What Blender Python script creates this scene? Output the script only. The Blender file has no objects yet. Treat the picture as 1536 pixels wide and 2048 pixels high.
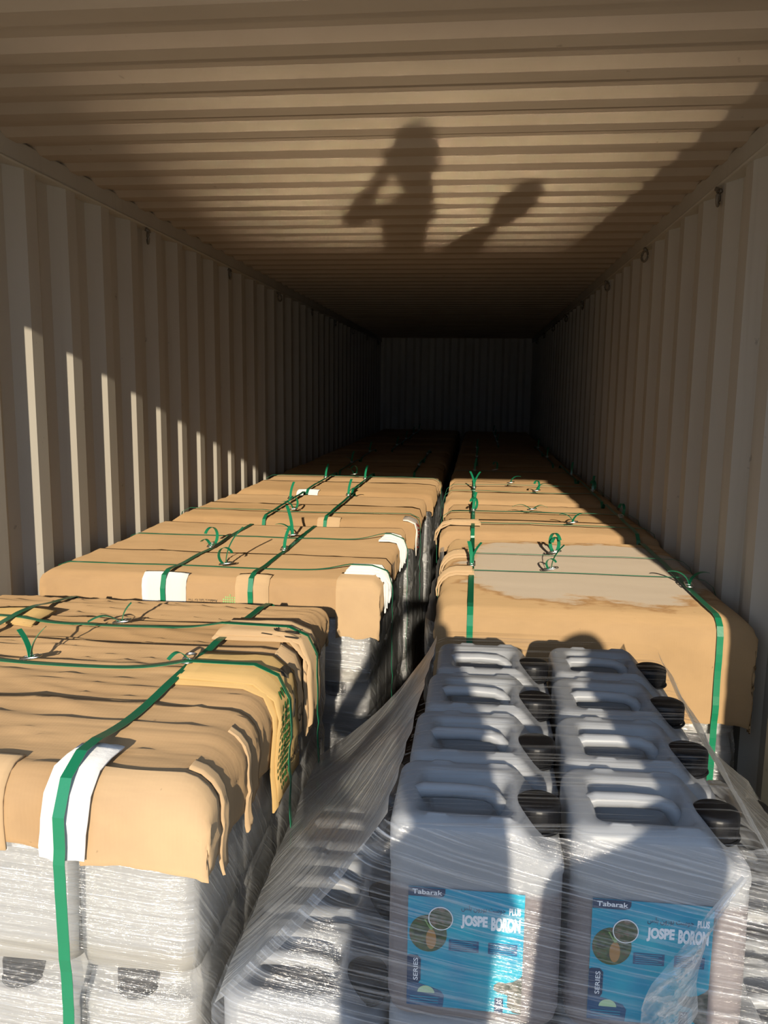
import bpy, bmesh, math, random
from mathutils import Vector, Matrix, noise
from mathutils.noise import noise as pnoise

random.seed(7)
C = bpy.context.scene.collection
SC = bpy.context.scene
PI = math.pi

# ------------------------------------------------------------------ camera
F_PX, PITCH, YAW, ROLL = 1640.5, .150594, -.110276, -.011699
cam_d = bpy.data.cameras.new('camera')
cam_d.sensor_fit = 'VERTICAL'; cam_d.sensor_height = 32.0
cam_d.lens = 32.0 * F_PX / 2048.0
cam_d.clip_start = .02; cam_d.clip_end = 400
cam = bpy.data.objects.new('camera', cam_d); C.objects.link(cam)
_f = Vector((math.sin(YAW)*math.cos(PITCH), math.cos(YAW)*math.cos(PITCH), -math.sin(PITCH)))
_r = Vector((math.cos(YAW), -math.sin(YAW), 0)); _d = _f.cross(_r)
_r2 = _r*math.cos(ROLL) + _d*math.sin(ROLL); _d2 = -_r*math.sin(ROLL) + _d*math.cos(ROLL)
m = Matrix((_r2, -_d2, -_f)).transposed().to_4x4(); m.translation = (.34723, 0, 1.6175)
cam.matrix_world = m
SC.camera = cam

# ------------------------------------------------------------------ light
SUN_DIR = Vector((-.068, 1.0, -.263)).normalized()
w = bpy.data.worlds.new('sky'); SC.world = w; w.use_nodes = True
bg = w.node_tree.nodes['Background']
bg.inputs[0].default_value = (.52, .70, 1.0, 1); bg.inputs[1].default_value = .98      # clear, even sky
sl = bpy.data.lights.new('sun', 'SUN'); sl.energy = 5.6; sl.color = (1, .89, .72); sl.angle = math.radians(.55)
so = bpy.data.objects.new('sun', sl); C.objects.link(so)
so.rotation_euler = SUN_DIR.to_track_quat('-Z', 'Y').to_euler()
# lamp standing in for sunlight glinting up from the yard behind the photographer
GL = Vector((-.09, 1.0, .263)).normalized()
gl = bpy.data.lights.new('sun_glint', 'AREA'); gl.shape = 'RECTANGLE'; gl.size = 2.1; gl.size_y = .80
gl.energy = 3.1; gl.color = (1, .86, .66); gl.spread = math.radians(.9)
gl.use_nodes = True; gt = gl.node_tree; em = gt.nodes['Emission']
def gn(op, a, b):
    q = gt.nodes.new('ShaderNodeMath'); q.operation = op
    for k, v in ((0, a), (1, b)):
        if isinstance(v, (int, float)): q.inputs[k].default_value = v
        else: gt.links.new(v, q.inputs[k])
    return q.outputs[0]
gg = gt.nodes.new('ShaderNodeNewGeometry'); gs_ = gt.nodes.new('ShaderNodeSeparateXYZ'); gt.links.new(gg.outputs['Parametric'], gs_.inputs[0])
fall = None
for k in (0, 1):
    d_ = gn('MULTIPLY', gn('SUBTRACT', gs_.outputs[k], .5), 2); q_ = gn('MAXIMUM', gn('SUBTRACT', 1, gn('MULTIPLY', d_, d_)), 0)
    fall = q_ if fall is None else gn('MULTIPLY', fall, q_)
gt.links.new(gn('MULTIPLY', fall, 1.9), em.inputs['Strength'])
go = bpy.data.objects.new('sun_glint', gl); C.objects.link(go)
go.location = Vector((.12, 3.35, 2.39)) - GL*10.0
go.rotation_euler = GL.to_track_quat('-Z', 'Y').to_euler()
vs = SC.view_settings
vs.view_transform = 'Standard'; vs.look = 'None'; vs.gamma = 1; vs.use_curve_mapping = False
vs.exposure = 0.28
SC.cycles.transparent_max_bounces = 24
SC.cycles.max_bounces = 8; SC.cycles.diffuse_bounces = 3
SC.cycles.use_denoising = True

# ------------------------------------------------------------------ helpers
def link(o, parent=None):
    C.objects.link(o)
    if parent is not None: o.parent = parent
    return o
def mesh(name, verts, faces, mat=None, smooth=False, uv=None):
    me = bpy.data.meshes.new(name); me.from_pydata(verts, [], faces)
    if mat: me.materials.append(mat)
    if smooth: me.polygons.foreach_set('use_smooth', [True]*len(me.polygons))
    if uv:
        l = me.uv_layers.new(name='UVMap')
        for lp in me.loops: l.data[lp.index].uv = uv[lp.vertex_index]
    me.update(); return me
def obj(name, me, parent=None, loc=(0, 0, 0)):
    o = bpy.data.objects.new(name, me); o.location = loc
    return link(o, parent)
def tag(o, label, cat, group=None):
    o['label'] = label; o['category'] = cat
    if group: o['group'] = group
    return o
def struct(o): o['kind'] = 'structure'; return o
def empty(name, loc=(0, 0, 0), rz=0):
    o = bpy.data.objects.new(name, None); o.location = loc; o.rotation_euler = (0, 0, rz); o.empty_display_size = .1
    return link(o)
def box_vf(x0, x1, y0, y1, z0, z1, V, Fc):
    n = len(V)
    V += [(x0,y0,z0),(x1,y0,z0),(x1,y1,z0),(x0,y1,z0),(x0,y0,z1),(x1,y0,z1),(x1,y1,z1),(x0,y1,z1)]
    Fc += [[n+i for i in q] for q in ((0,3,2,1),(4,5,6,7),(0,1,5,4),(1,2,6,5),(2,3,7,6),(3,0,4,7))]
def tube_vf(pts, r, V, Fc, seg=10, close=False, flat=1.0):
    n0 = len(V); P = [Vector(p) for p in pts]; N = len(P); up = Vector((0, 0, 1))
    rr = r if isinstance(r, (list, tuple)) else [r]*N
    for i, p in enumerate(P):
        a = P[(i-1) % N] if (close or i > 0) else p; b = P[(i+1) % N] if (close or i < N-1) else p
        t = (b-a).normalized()
        s = t.cross(up)
        if s.length < 1e-3: s = t.cross(Vector((0, 1, 0)))
        s.normalize(); q = s.cross(t)
        for k in range(seg):
            an = 2*PI*k/seg
            V.append(tuple(p + s*math.cos(an)*rr[i]*flat + q*math.sin(an)*rr[i]))
    M = N if close else N-1
    for i in range(M):
        for k in range(seg):
            a = n0+i*seg+k; b = n0+i*seg+(k+1) % seg; c = n0+((i+1) % N)*seg+(k+1) % seg; d = n0+((i+1) % N)*seg+k
            Fc.append([a, b, c, d])
    if not close:
        Fc.append([n0+k for k in range(seg)][::-1]); Fc.append([n0+(N-1)*seg+k for k in range(seg)])
def ribbon_vf(pts, wd, width, th, V, Fc, nrm=None):
    """band of given width direction and thickness along a polyline; closed solid"""
    n0 = len(V); P = [Vector(p) for p in pts]; N = len(P)
    for i, p in enumerate(P):
        t = (P[min(i+1, N-1)]-P[max(i-1, 0)]).normalized()
        wv = Vector(wd[i] if isinstance(wd, list) else wd); nn = wv.cross(t).normalized()
        h = wv*(width[i] if isinstance(width, list) else width)*.5
        V += [tuple(p-h-nn*th*.5), tuple(p+h-nn*th*.5), tuple(p+h+nn*th*.5), tuple(p-h+nn*th*.5)]
    for i in range(N-1):
        for k in range(4):
            a = n0+i*4+k; b = n0+i*4+(k+1) % 4
            Fc.append([a, b, b+4, a+4])
    Fc.append([n0+3, n0+2, n0+1, n0]); e = n0+(N-1)*4; Fc.append([e, e+1, e+2, e+3])
def sstep(a, b, x):
    t = max(0, min(1, (x-a)/(b-a))); return t*t*(3-2*t)
def solid(o, th, off=0):
    md = o.modifiers.new('thickness', 'SOLIDIFY'); md.thickness = th; md.offset = off; return o

# ------------------------------------------------------------------ materials
def mat(name, color=(.5, .5, .5), rough=.5, metal=0, spec=.5):
    mt = bpy.data.materials.new(name); mt.use_nodes = True
    b = mt.node_tree.nodes['Principled BSDF']
    b.inputs['Base Color'].default_value = (*color, 1); b.inputs['Roughness'].default_value = rough
    b.inputs['Metallic'].default_value = metal; b.inputs['Specular IOR Level'].default_value = spec
    return mt
class NT:
    def __init__(s, mt): s.t = mt.node_tree; s.b = s.t.nodes.get('Principled BSDF'); s.out = s.t.nodes['Material Output']
    def n(s, typ, **kw):
        nd = s.t.nodes.new(typ)
        for k, v in kw.items():
            if k in nd.inputs.keys(): nd.inputs[k].default_value = v
            else: setattr(nd, k, v)
        return nd
    def l(s, a, b): s.t.links.new(a, b)
    def coord(s, kind='Object', scale=(1, 1, 1), rot=(0, 0, 0)):
        c = s.n('ShaderNodeTexCoord'); src = c.outputs[kind]
        if any(rot):
            mr = s.n('ShaderNodeMapping'); mr.inputs['Rotation'].default_value = rot; s.l(src, mr.inputs[0]); src = mr.outputs[0]
        mp = s.n('ShaderNodeMapping'); mp.inputs['Scale'].default_value = scale
        s.l(src, mp.inputs[0]); return mp.outputs[0]
    def noise(s, vec, scale=5, detail=4, rough=.55):
        nd = s.n('ShaderNodeTexNoise'); nd.inputs['Scale'].default_value = scale
        nd.inputs['Detail'].default_value = detail; nd.inputs['Roughness'].default_value = rough
        s.l(vec, nd.inputs['Vector']); return nd.outputs['Fac']
    def ramp(s, fac, stops):
        r = s.n('ShaderNodeValToRGB'); e = r.color_ramp.elements
        while len(e) < len(stops): e.new(.5)
        for k, (p, c) in enumerate(stops):
            e[k].position = p; e[k].color = (*c, 1) if len(c) == 3 else c
        s.l(fac, r.inputs[0]); return r.outputs[0]
    def mix(s, fac, a, b, typ='MIX'):
        nd = s.n('ShaderNodeMix'); nd.data_type = 'RGBA'; nd.blend_type = typ
        for src, i in ((fac, 0), (a, 6), (b, 7)):
            if isinstance(src, (int, float)): nd.inputs[i].default_value = src
            elif isinstance(src, tuple): nd.inputs[i].default_value = (*src, 1)
            else: s.l(src, nd.inputs[i])
        return nd.outputs[2]
    def math(s, op, a, b=0.0):
        nd = s.n('ShaderNodeMath'); nd.operation = op
        for src, i in ((a, 0), (b, 1)):
            if isinstance(src, (int, float)): nd.inputs[i].default_value = src
            else: s.l(src, nd.inputs[i])
        return nd.outputs[0]
    def bump(s, h, strength=.3, dist=.01):
        nd = s.n('ShaderNodeBump'); nd.inputs['Strength'].default_value = strength; nd.inputs['Distance'].default_value = dist
        s.l(h, nd.inputs['Height']); return nd.outputs[0]

def paint_mat(name, base, dark, streak):
    mt = mat(name, base, .55, 0, .35); t = NT(mt); t.b.inputs['Diffuse Roughness'].default_value = 0
    n1 = t.noise(t.coord('Object', (1, 1, .35)), 3.0, 5)
    n2 = t.noise(t.coord('Object', streak), 6.0, 4)
    n3 = t.noise(t.coord('Object', (1, 1, 1)), 22.0, 3)
    c = t.mix(t.ramp(n1, [(.35, (0,)*3), (.75, (.35,)*3)]), base, dark)
    c = t.mix(t.ramp(n2, [(.60, (0,)*3), (.80, (.35,)*3)]), c, dark)
    c = t.mix(t.ramp(n3, [(.72, (0,)*3), (.78, (.5,)*3)]), c, (dark[0]*.5, dark[1]*.5, dark[2]*.5))
    t.l(c, t.b.inputs['Base Color']); t.l(t.bump(n1, .08, .01), t.b.inputs['Normal'])
    return mt
M_wall = paint_mat('wall_paint', (.54, .50, .42), (.35, .30, .235), (3, 3, .12))
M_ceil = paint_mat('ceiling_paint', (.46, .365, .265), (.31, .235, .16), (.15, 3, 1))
M_floor = mat('plywood_floor', (.16, .10, .06), .7); t = NT(M_floor)
t.l(t.ramp(t.noise(t.coord('Object', (1, .1, 1)), 20), [(.3, (.10, .06, .035)), (.7, (.2, .13, .08))]), t.b.inputs['Base Color'])
M_ground = mat('sandy_concrete', (.42, .36, .28), .9); t = NT(M_ground)
t.l(t.ramp(t.noise(t.coord('Object'), 3.0, 8), [(.3, (.46, .39, .30)), (.7, (.62, .53, .41))]), t.b.inputs['Base Color'])
M_ring = mat('ring_steel', (.20, .17, .13), .5, .3)

def card_mat(name, base, dark, dusty=None):
    mt = mat(name, base, .75, 0, .2); t = NT(mt); t.b.inputs['Diffuse Roughness'].default_value = .7
    fib = t.noise(t.coord('Object', (1, 8, 1)), 14, 6, .6)
    big = t.noise(t.coord('Object', (1, 1.5, 1)), 3.2, 4)
    c = t.mix(t.ramp(big, [(.3, (0,)*3), (.72, (.8,)*3)]), base, dark)
    c = t.mix(t.ramp(fib, [(.35, (0,)*3), (.75, (.30,)*3)]), c, (base[0]*1.15, base[1]*1.15, base[2]*1.1))
    sp = t.noise(t.coord('Object'), 60, 2)
    c = t.mix(t.ramp(sp, [(.74, (0,)*3), (.80, (.6,)*3)]), c, (dark[0]*.5, dark[1]*.5, dark[2]*.5))
    if dusty:
        cx, cy, rx, ry = dusty
        mp = t.coord('Object'); sx = t.n('ShaderNodeSeparateXYZ'); t.l(mp, sx.inputs[0])
        dn = t.noise(t.coord('Object', (1, 1.8, 1)), 5.0, 6, .62)
        ex = t.math('POWER', t.math('ABSOLUTE', t.math('DIVIDE', t.math('SUBTRACT', sx.outputs[0], cx), rx)), 3)
        ey = t.math('POWER', t.math('ABSOLUTE', t.math('DIVIDE', t.math('SUBTRACT', sx.outputs[1], cy), ry)), 3)
        e = t.math('ADD', t.math('ADD', ex, ey), t.math('MULTIPLY', t.math('SUBTRACT', dn, .5), 2.6))
        dm = t.ramp(t.math('MULTIPLY', e, .5), [(.36, (.92,)*3), (.50, (0,)*3)])
        rim = t.ramp(t.math('MULTIPLY', e, .5), [(.38, (0,)*3), (.50, (.75,)*3), (.64, (0,)*3)])
        c = t.mix(rim, c, (.22, .115, .045))
        c = t.mix(dm, c, (.345, .29, .225))
    t.l(c, t.b.inputs['Base Color'])
    flute = t.n('ShaderNodeTexWave'); flute.wave_type = 'BANDS'; flute.bands_direction = 'X'
    flute.inputs['Scale'].default_value = 45; t.l(t.coord('Object'), flute.inputs['Vector'])
    h = t.math('ADD', t.math('MULTIPLY', flute.outputs['Fac'], .12), fib)
    t.l(t.bump(h, .18, .004), t.b.inputs['Normal'])
    return mt
M_card = card_mat('kraft_cardboard', (.385, .25, .130), (.30, .19, .095))
M_card2 = card_mat('kraft_cardboard_pale', (.45, .315, .18), (.38, .255, .14))
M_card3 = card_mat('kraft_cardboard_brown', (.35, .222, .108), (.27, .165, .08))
M_yel = card_mat('kraft_cardboard_yellow', (.46, .31, .13), (.40, .26, .10))
M_white = mat('white_board', (.58, .57, .55), .7); t = NT(M_white); t.b.inputs['Diffuse Roughness'].default_value = 1.0
t.l(t.bump(t.noise(t.coord('Object', (6, 6, 1)), 18), .3, .004), t.b.inputs['Normal'])
M_edge = mat('flute_edge', (.58, .38, .20), .8)
M_strap = mat('green_polypropylene', (.008, .16, .075), .28, 0, .6); t = NT(M_strap)
t.l(t.bump(t.noise(t.coord('Object'), 260, 2), .15, .001), t.b.inputs['Normal'])
M_wire = mat('galvanised_wire', (.72, .72, .70), .3, 1)
M_ink = mat('dark_print', (.035, .028, .02), .7)
M_green = mat('green_print', (.06, .22, .05), .7)
M_lgreen = mat('light_green_print', (.22, .42, .14), .7)
M_red = mat('red_print', (.62, .05, .03), .6)
M_tape = mat('label_paper', (.70, .62, .54), .6)
M_cap = mat('black_cap_plastic', (.007, .007, .008), .40, 0, .28)

# translucent milky polyethylene, tinted below the level of the liquid inside
def can_mat(name, hi, lo, level):
    mt = mat(name, hi, .40, 0, .4); t = NT(mt)
    t.b.inputs['Subsurface Weight'].default_value = .55; t.b.inputs['Subsurface Radius'].default_value = (1, .9, .8); t.b.inputs['Subsurface Scale'].default_value = .022
    sx = t.n('ShaderNodeSeparateXYZ'); t.l(t.coord('Object'), sx.inputs[0])
    r = t.ramp(t.math('MULTIPLY', sx.outputs[2], 3.0), [(level*3-.02, lo), (level*3+.02, hi)])
    t.l(r, t.b.inputs['Base Color'])
    tr = t.n('ShaderNodeBsdfTranslucent'); t.l(r, tr.inputs[0])
    mx = t.n('ShaderNodeMixShader'); mx.inputs[0].default_value = .22
    t.l(t.b.outputs[0], mx.inputs[1]); t.l(tr.outputs[0], mx.inputs[2]); t.l(mx.outputs[0], t.out.inputs[0])
    t.l(t.bump(t.noise(t.coord('Object'), 9, 2), .10, .01), t.b.inputs['Normal'])
    return mt
M_can = can_mat('milky_polyethylene', (.37, .38, .395), (.245, .215, .215), .222)
M_can_w = can_mat('milky_polyethylene_full', (.43, .43, .425), (.40, .385, .35), .05)

# clear stretch film: mostly see-through, with fine stretched streaks and glints
def film_mat(name, along=(2, 90), rot=0, base=.07, streak=.34, tint=(.82, .82, .80), rough=.13, bump=.5, fres=.38):
    mt = bpy.data.materials.new(name); mt.use_nodes = True; t = NT(mt)
    t.t.nodes.remove(t.b)
    v = t.coord('UV', (along[0], along[1], 1), (0, 0, rot))
    n1 = t.noise(v, 1.0, 5, .6); n2 = t.noise(t.coord('UV', (along[0]*.6, along[1]*.28, 1), (0, 0, rot)), 1.0, 3)
    cr = t.noise(t.coord('UV', (9, 9, 1)), 1.0, 5, .62)
    f = t.math('ADD', t.math('MULTIPLY', t.ramp(n1, [(.50, (0,)*3), (.66, (1,)*3)]), streak),
               t.math('MULTIPLY', t.ramp(n2, [(.48, (0,)*3), (.75, (1,)*3)]), streak*.6))
    lw = t.n('ShaderNodeLayerWeight'); lw.inputs[0].default_value = .32
    f = t.math('ADD', f, t.math('MULTIPLY', lw.outputs['Fresnel'], fres)); f = t.math('ADD', f, base)
    f = t.math('MINIMUM', f, .82)
    h = t.math('ADD', t.math('MULTIPLY', n1, .7), t.math('ADD', t.math('MULTIPLY', n2, .8), t.math('MULTIPLY', cr, .9)))
    nm = t.bump(h, bump, .012)
    gs = t.n('ShaderNodeBsdfGlossy'); gs.inputs['Roughness'].default_value = rough; gs.inputs[0].default_value = (.9, .9, .9, 1); t.l(nm, gs.inputs['Normal'])
    df = t.n('ShaderNodeBsdfDiffuse'); df.inputs[0].default_value = (*tint, 1); t.l(nm, df.inputs['Normal'])
    tl = t.n('ShaderNodeBsdfTranslucent'); tl.inputs[0].default_value = (*tint, 1)
    m1 = t.n('ShaderNodeMixShader'); m1.inputs[0].default_value = .5; t.l(df.outputs[0], m1.inputs[1]); t.l(tl.outputs[0], m1.inputs[2])
    m2 = t.n('ShaderNodeMixShader'); m2.inputs[0].default_value = .45; t.l(m1.outputs[0], m2.inputs[1]); t.l(gs.outputs[0], m2.inputs[2])
    tp = t.n('ShaderNodeBsdfTransparent'); tp.inputs[0].default_value = (.97, .97, .97, 1)
    m3 = t.n('ShaderNodeMixShader'); t.l(f, m3.inputs[0]); t.l(tp.outputs[0], m3.inputs[1]); t.l(m2.outputs[0], m3.inputs[2])
    t.l(m3.outputs[0], t.out.inputs[0])
    return mt
M_film_h = film_mat('stretch_film_level', (2.2, 190), math.radians(5), .11, .34, (.80, .81, .82))
M_film_d = film_mat('stretch_film_slanting', (2.5, 130), math.radians(52), .14, .42)
M_film_t = film_mat('stretch_film_tented', (70, 1.4), math.radians(24), .25, .48)
M_film_top = film_mat('stretch_film_top', (1.3, 110), math.radians(-4), -.10, .46, fres=.02)
M_film_f = film_mat('stretch_film_front', (2.2, 230), math.radians(7), .05, .34, (.80, .82, .85), fres=.14)

# ------------------------------------------------------------------ container shell
X0, X1, YB, H, FL = -1.175, 1.175, 13.05, 2.39, -.05
DY = 1.0                                     # door plane
def corrug(y0, y1, phase, pitch, flat_in, slope, depth):
    """(coordinate, recess) samples of a trapezoid profile; phase = where an inner flat ends"""
    out = []; k = math.floor((y0-phase)/pitch)-1
    fo = pitch-flat_in-2*slope
    while True:
        b = phase+k*pitch
        for c, d in ((b, 0), (b+slope, depth), (b+slope+fo, depth), (b+slope*2+fo, 0)):
            if y0 <= c <= y1: out.append((c, d))
        if b > y1: break
        k += 1
    return [(y0, out[0][1])] + out + [(y1, out[-1][1])]
def corr_wall(name, prof, place, h0, h1, m):
    V = []; Fc = []; off = .0016
    for lay in (0, off*2):
        for c, d in prof: V.append(place(c, d+lay, h0)); V.append(place(c, d+lay, h1))
    n = len(prof)
    for i in range(n-1):
        Fc.append([2*i, 2*i+1, 2*i+3, 2*i+2]); b = 2*n; Fc.append([b+2*i, b+2*i+2, b+2*i+3, b+2*i+1])
    return struct(obj(name, mesh(name, V, Fc, m)))
pw = .285
wl = corr_wall('wall_left', corrug(DY, YB, 2.505, pw, .072, .07, .036), lambda c, d, h: (X0-d, c, h), FL, H-.03, M_wall)
wr = corr_wall('wall_right', corrug(DY, YB, 2.56, pw, .072, .07, .036), lambda c, d, h: (X1+d, c, h), FL, H-.03, M_wall)
wb = corr_wall('wall_back', corrug(X0-.03, X1+.03, .02, .23, .09, .04, .036), lambda c, d, h: (c, YB+d, h), FL, H+.12, M_wall)
ce = corr_wall('ceiling', corrug(DY-.02, YB+.10, 1.83, .209, .066, .040, .019), lambda c, d, h: (h, c, H-.001+d), X0-.03, X1+.03, M_ceil)
V = []; Fc = []; box_vf(X0-.04, X1+.04, DY, YB+.04, FL-.05, FL, V, Fc); struct(obj('floor', mesh('floor', V, Fc, M_floor)))
def trim(name, boxes, m=M_wall, bev=.006):
    V = []; Fc = []
    for b in boxes: box_vf(*b, V, Fc)
    o = struct(obj(name, mesh(name, V, Fc, m)))
    if bev:
        md = o.modifiers.new('edge', 'BEVEL'); md.width = bev; md.segments = 2
    return o
t1 = trim('trim_1', [(X0-.05, X0+.012, DY, YB, H-.058, H+.012), (X0-.05, X0+.016, DY, YB, H-.066, H-.056)])
t2 = trim('trim_2', [(X1-.012, X1+.05, DY, YB, H-.058, H+.012), (X1-.016, X1+.05, DY, YB, H-.066, H-.056)])
# door frame: header and posts at the open end
trim('trim_3', [(X0-.05, X1+.05, DY-.1, DY+.0, 2.275, H+.1)])
trim('trim_4', [(X0-.05, X0+.01, DY-.1, DY, FL-.05, 2.275)])
trim('trim_5', [(X1+.004, X1+.05, DY-.1, DY, FL-.05, 2.275)])
# outer skin so that no sky light leaks through the shell
# lashing rings below the roof rail
rv = []; rf = []
tube_vf([(0, .022*math.cos(a), -.024+.026*math.sin(a)) for a in [2*PI*k/16 for k in range(16)]], .0055, rv, rf, 8, True)
tube_vf([(-.012, 0, .012), (.004, 0, .004), (.006, 0, -.004)], .008, rv, rf, 8)
ring_me = mesh('lashing_ring', rv, rf, M_ring, True)
for k in range(9):
    yy = 2.48 + 1.26*k
    for par, xx in ((wl, X0+.012), (wr, X1-.012)):
        o = obj('lashing_ring', ring_me, par, (xx, yy, H-.085)); o.rotation_euler = (.25 if k % 2 else -.3, 0, .5 if k % 3 else -.4)
        if par is wr: o.location.y += .62
# outside: loading dock and yard
V = []; Fc = []; box_vf(-3.2, 3.2, -1.7, DY-.1, -1.2, FL, V, Fc); struct(obj('floor_dock', mesh('floor_dock', V, Fc, M_ground)))
V = []; Fc = []; box_vf(-60, 60, -90, 14, -1.3, -1.2, V, Fc); struct(obj('ground', mesh('ground', V, Fc, M_ground)))

# ------------------------------------------------------------------ jerrycan
CA, CB, CH = .1315, .108, .330
def rrect(sx, sy, a, b, rc):
    x, y = a*sx, b*sy
    dx, dy = abs(x)-(a-rc), abs(y)-(b-rc)
    if dx > 0 and dy > 0:
        mx = max(dx, dy); l2 = math.hypot(dx, dy); k = mx/l2
        x = math.copysign(a-rc+dx*k, x); y = math.copysign(b-rc+dy*k, y)
    return x, y
def can_top(x, y):
    dx, dy = CA-abs(x), CB-abs(y)
    h = CH
    h -= .048*sstep(.052, .112, x)                               # shoulder that carries the neck
    ex = max(0, min(1, (x+.078)/.030)); lx = 1-sstep(.018, .060, x)
    wy = 1-sstep(.040, .074, abs(y+.006))
    h -= .058*sstep(-.098, -.070, x)*lx*wy                        # well under the handle
    e = min(dx, dy); rr = .022
    if e < rr: h -= rr*(1-math.sqrt(max(0, 1-((rr-e)/rr)**2)))
    if abs(abs(y)-(CB-.020)) < .005 and abs(abs(x+.012)-.048) < .017: h += .0035   # moulded marks
    return h
def can_body():
    NX, NY = 46, 44; V = []; Fc = []
    for j in range(NY+1):
        for i in range(NX+1):
            sx = -1+2*i/NX; sy = -1+2*j/NY
            # crowd samples towards the rim
            sx = math.copysign(1-(1-abs(sx))**1.25, sx); sy = math.copysign(1-(1-abs(sy))**1.25, sy)
            x, y = rrect(sx, sy, CA, CB, .034)
            xm, ym = CA*sx, CB*sy
            V.append((x, y, can_top(xm, ym)))
    def I(i, j): return j*(NX+1)+i
    for j in range(NY):
        for i in range(NX): Fc.append([I(i, j), I(i+1, j), I(i+1, j+1), I(i, j+1)])
    loop = [I(i, 0) for i in range(NX)]+[I(NX, j) for j in range(NY)]+[I(i, NY) for i in range(NX, 0, -1)]+[I(0, j) for j in range(NY, 0, -1)]
    prev = loop
    zt = CH-.026
    for z, ins in ((.25, .0), (.245, .0015), (.12, .0005), (.03, .0), (.010, .004), (.0, .016)):
        cur = []
        for k in loop:
            x, y, zz = V[k]; l = math.hypot(x/CA, y/CB) or 1
            cur.append(len(V)); V.append((x*(1-ins/CA), y*(1-ins/CB), z))
        n = len(loop)
        for q in range(n): Fc.append([prev[q], cur[q], cur[(q+1) % n], prev[(q+1) % n]])
        prev = cur
    Fc.append(prev)
    return V, Fc
bV, bF = can_body()
ME_body = mesh('body', bV, bF, M_can, True)
ME_body_w = mesh('body', bV, bF, M_can_w, True)
hv = []; hf = []
hp = [(-.118, 0, CH-.034), (-.104, 0, CH-.014), (-.085, 0, CH-.006), (-.03, 0, CH-.004), (.012, 0, CH-.006), (.027, 0, CH-.012), (.040, 0, CH-.028), (.056, 0, CH-.056)]
tube_vf(hp, [.012, .0125, .012, .0115, .0115, .012, .013, .015], hv, hf, 12, False, 1.05)
ME_handle = mesh('handle', hv, hf, M_can, True)
ME_handle_w = mesh('handle', hv, hf, M_can_w, True)
def cap_mesh():
    V = []; Fc = []; S = 72; zb = CH-.041
    prof = [(.0345, 0), (.0355, .003), (.0355, .030), (.0335, .036), (.029, .0385), (.020, .039), (.0, .0385)]
    for r, z in prof[:-1]:
        for k in range(S):
            rr = r-(.0011 if (k % 3 == 0 and .002 < z < .028) else 0)
            a = 2*PI*k/S; V.append((rr*math.cos(a), rr*math.sin(a), zb+z))
    n = len(prof)-1
    for i in range(n-1):
        for k in range(S): Fc.append([i*S+k, i*S+(k+1) % S, (i+1)*S+(k+1) % S, (i+1)*S+k])
    Fc.append([(n-1)*S+k for k in range(S)])
    tube_vf([(.036*math.cos(2*PI*k/32), .034*math.sin(2*PI*k/32), zb-.003) for k in range(32)], .0028, V, Fc, 6, True)
    return mesh('cap', V, Fc, M_cap, True)
ME_cap = cap_mesh()
nv = []; nf = []
tube_vf([(0, 0, CH-.075), (0, 0, CH-.046)], .029, nv, nf, 24); ME_neck = mesh('neck', nv, nf, M_can, True)
CAPX = .095
def jerrycan(loc, rz, label, group, milky=True):
    e = empty('jerrycan', loc, rz); tag(e, label, 'jerrycan', group)
    obj('body', ME_body if milky else ME_body_w, e); obj('handle', ME_handle if milky else ME_handle_w, e)
    c = obj('cap', ME_cap, e, (CAPX, -.012, 0)); c.rotation_euler.z = random.uniform(0, 6)
    obj('neck', ME_neck, e, (CAPX, -.012, 0))
    return e

# ------------------------------------------------------------------ printing
def text_mesh(body, m, size=1.0, off=0.0):
    cu = bpy.data.curves.new('lettering', 'FONT'); cu.body = body; cu.size = size; cu.offset = off; cu.resolution_u = 4
    to = bpy.data.objects.new('lettering', cu); C.objects.link(to)
    dg = bpy.context.evaluated_depsgraph_get(); dg.update()
    me = bpy.data.meshes.new_from_object(to.evaluated_get(dg))
    bpy.data.objects.remove(to); bpy.data.curves.remove(cu)
    me.materials.clear(); me.materials.append(m)
    return me
def fit(me, w0, w1, h0, h1, rot=0, fn=None):
    """scale letter outlines into the box and lay them on the surface fn(u, v)"""
    if rot:
        c, s = math.cos(rot), math.sin(rot)
        for v in me.vertices: v.co = (v.co.x*c-v.co.y*s, v.co.x*s+v.co.y*c, 0)
    xs = [v.co.x for v in me.vertices] or [0]; ys = [v.co.y for v in me.vertices] or [0]
    ax, bx, ay, by = min(xs), max(xs), min(ys), max(ys)
    for v in me.vertices:
        u = w0+(v.co.x-ax)/max(1e-6, bx-ax)*(w1-w0); q = h0+(v.co.y-ay)/max(1e-6, by-ay)*(h1-h0)
        v.co = fn(u, q)
    me.update(); return me
def blob(poly, fn, m, name, parent, sub=1):
    V = [fn(u, v) for u, v in poly]
    return obj(name, mesh(name, V, [list(range(len(V)))], m), parent)
def circ(cx, cy, rx, ry, n=28): return [(cx+rx*math.cos(2*PI*k/n), cy+ry*math.sin(2*PI*k/n)) for k in range(n)]

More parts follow.
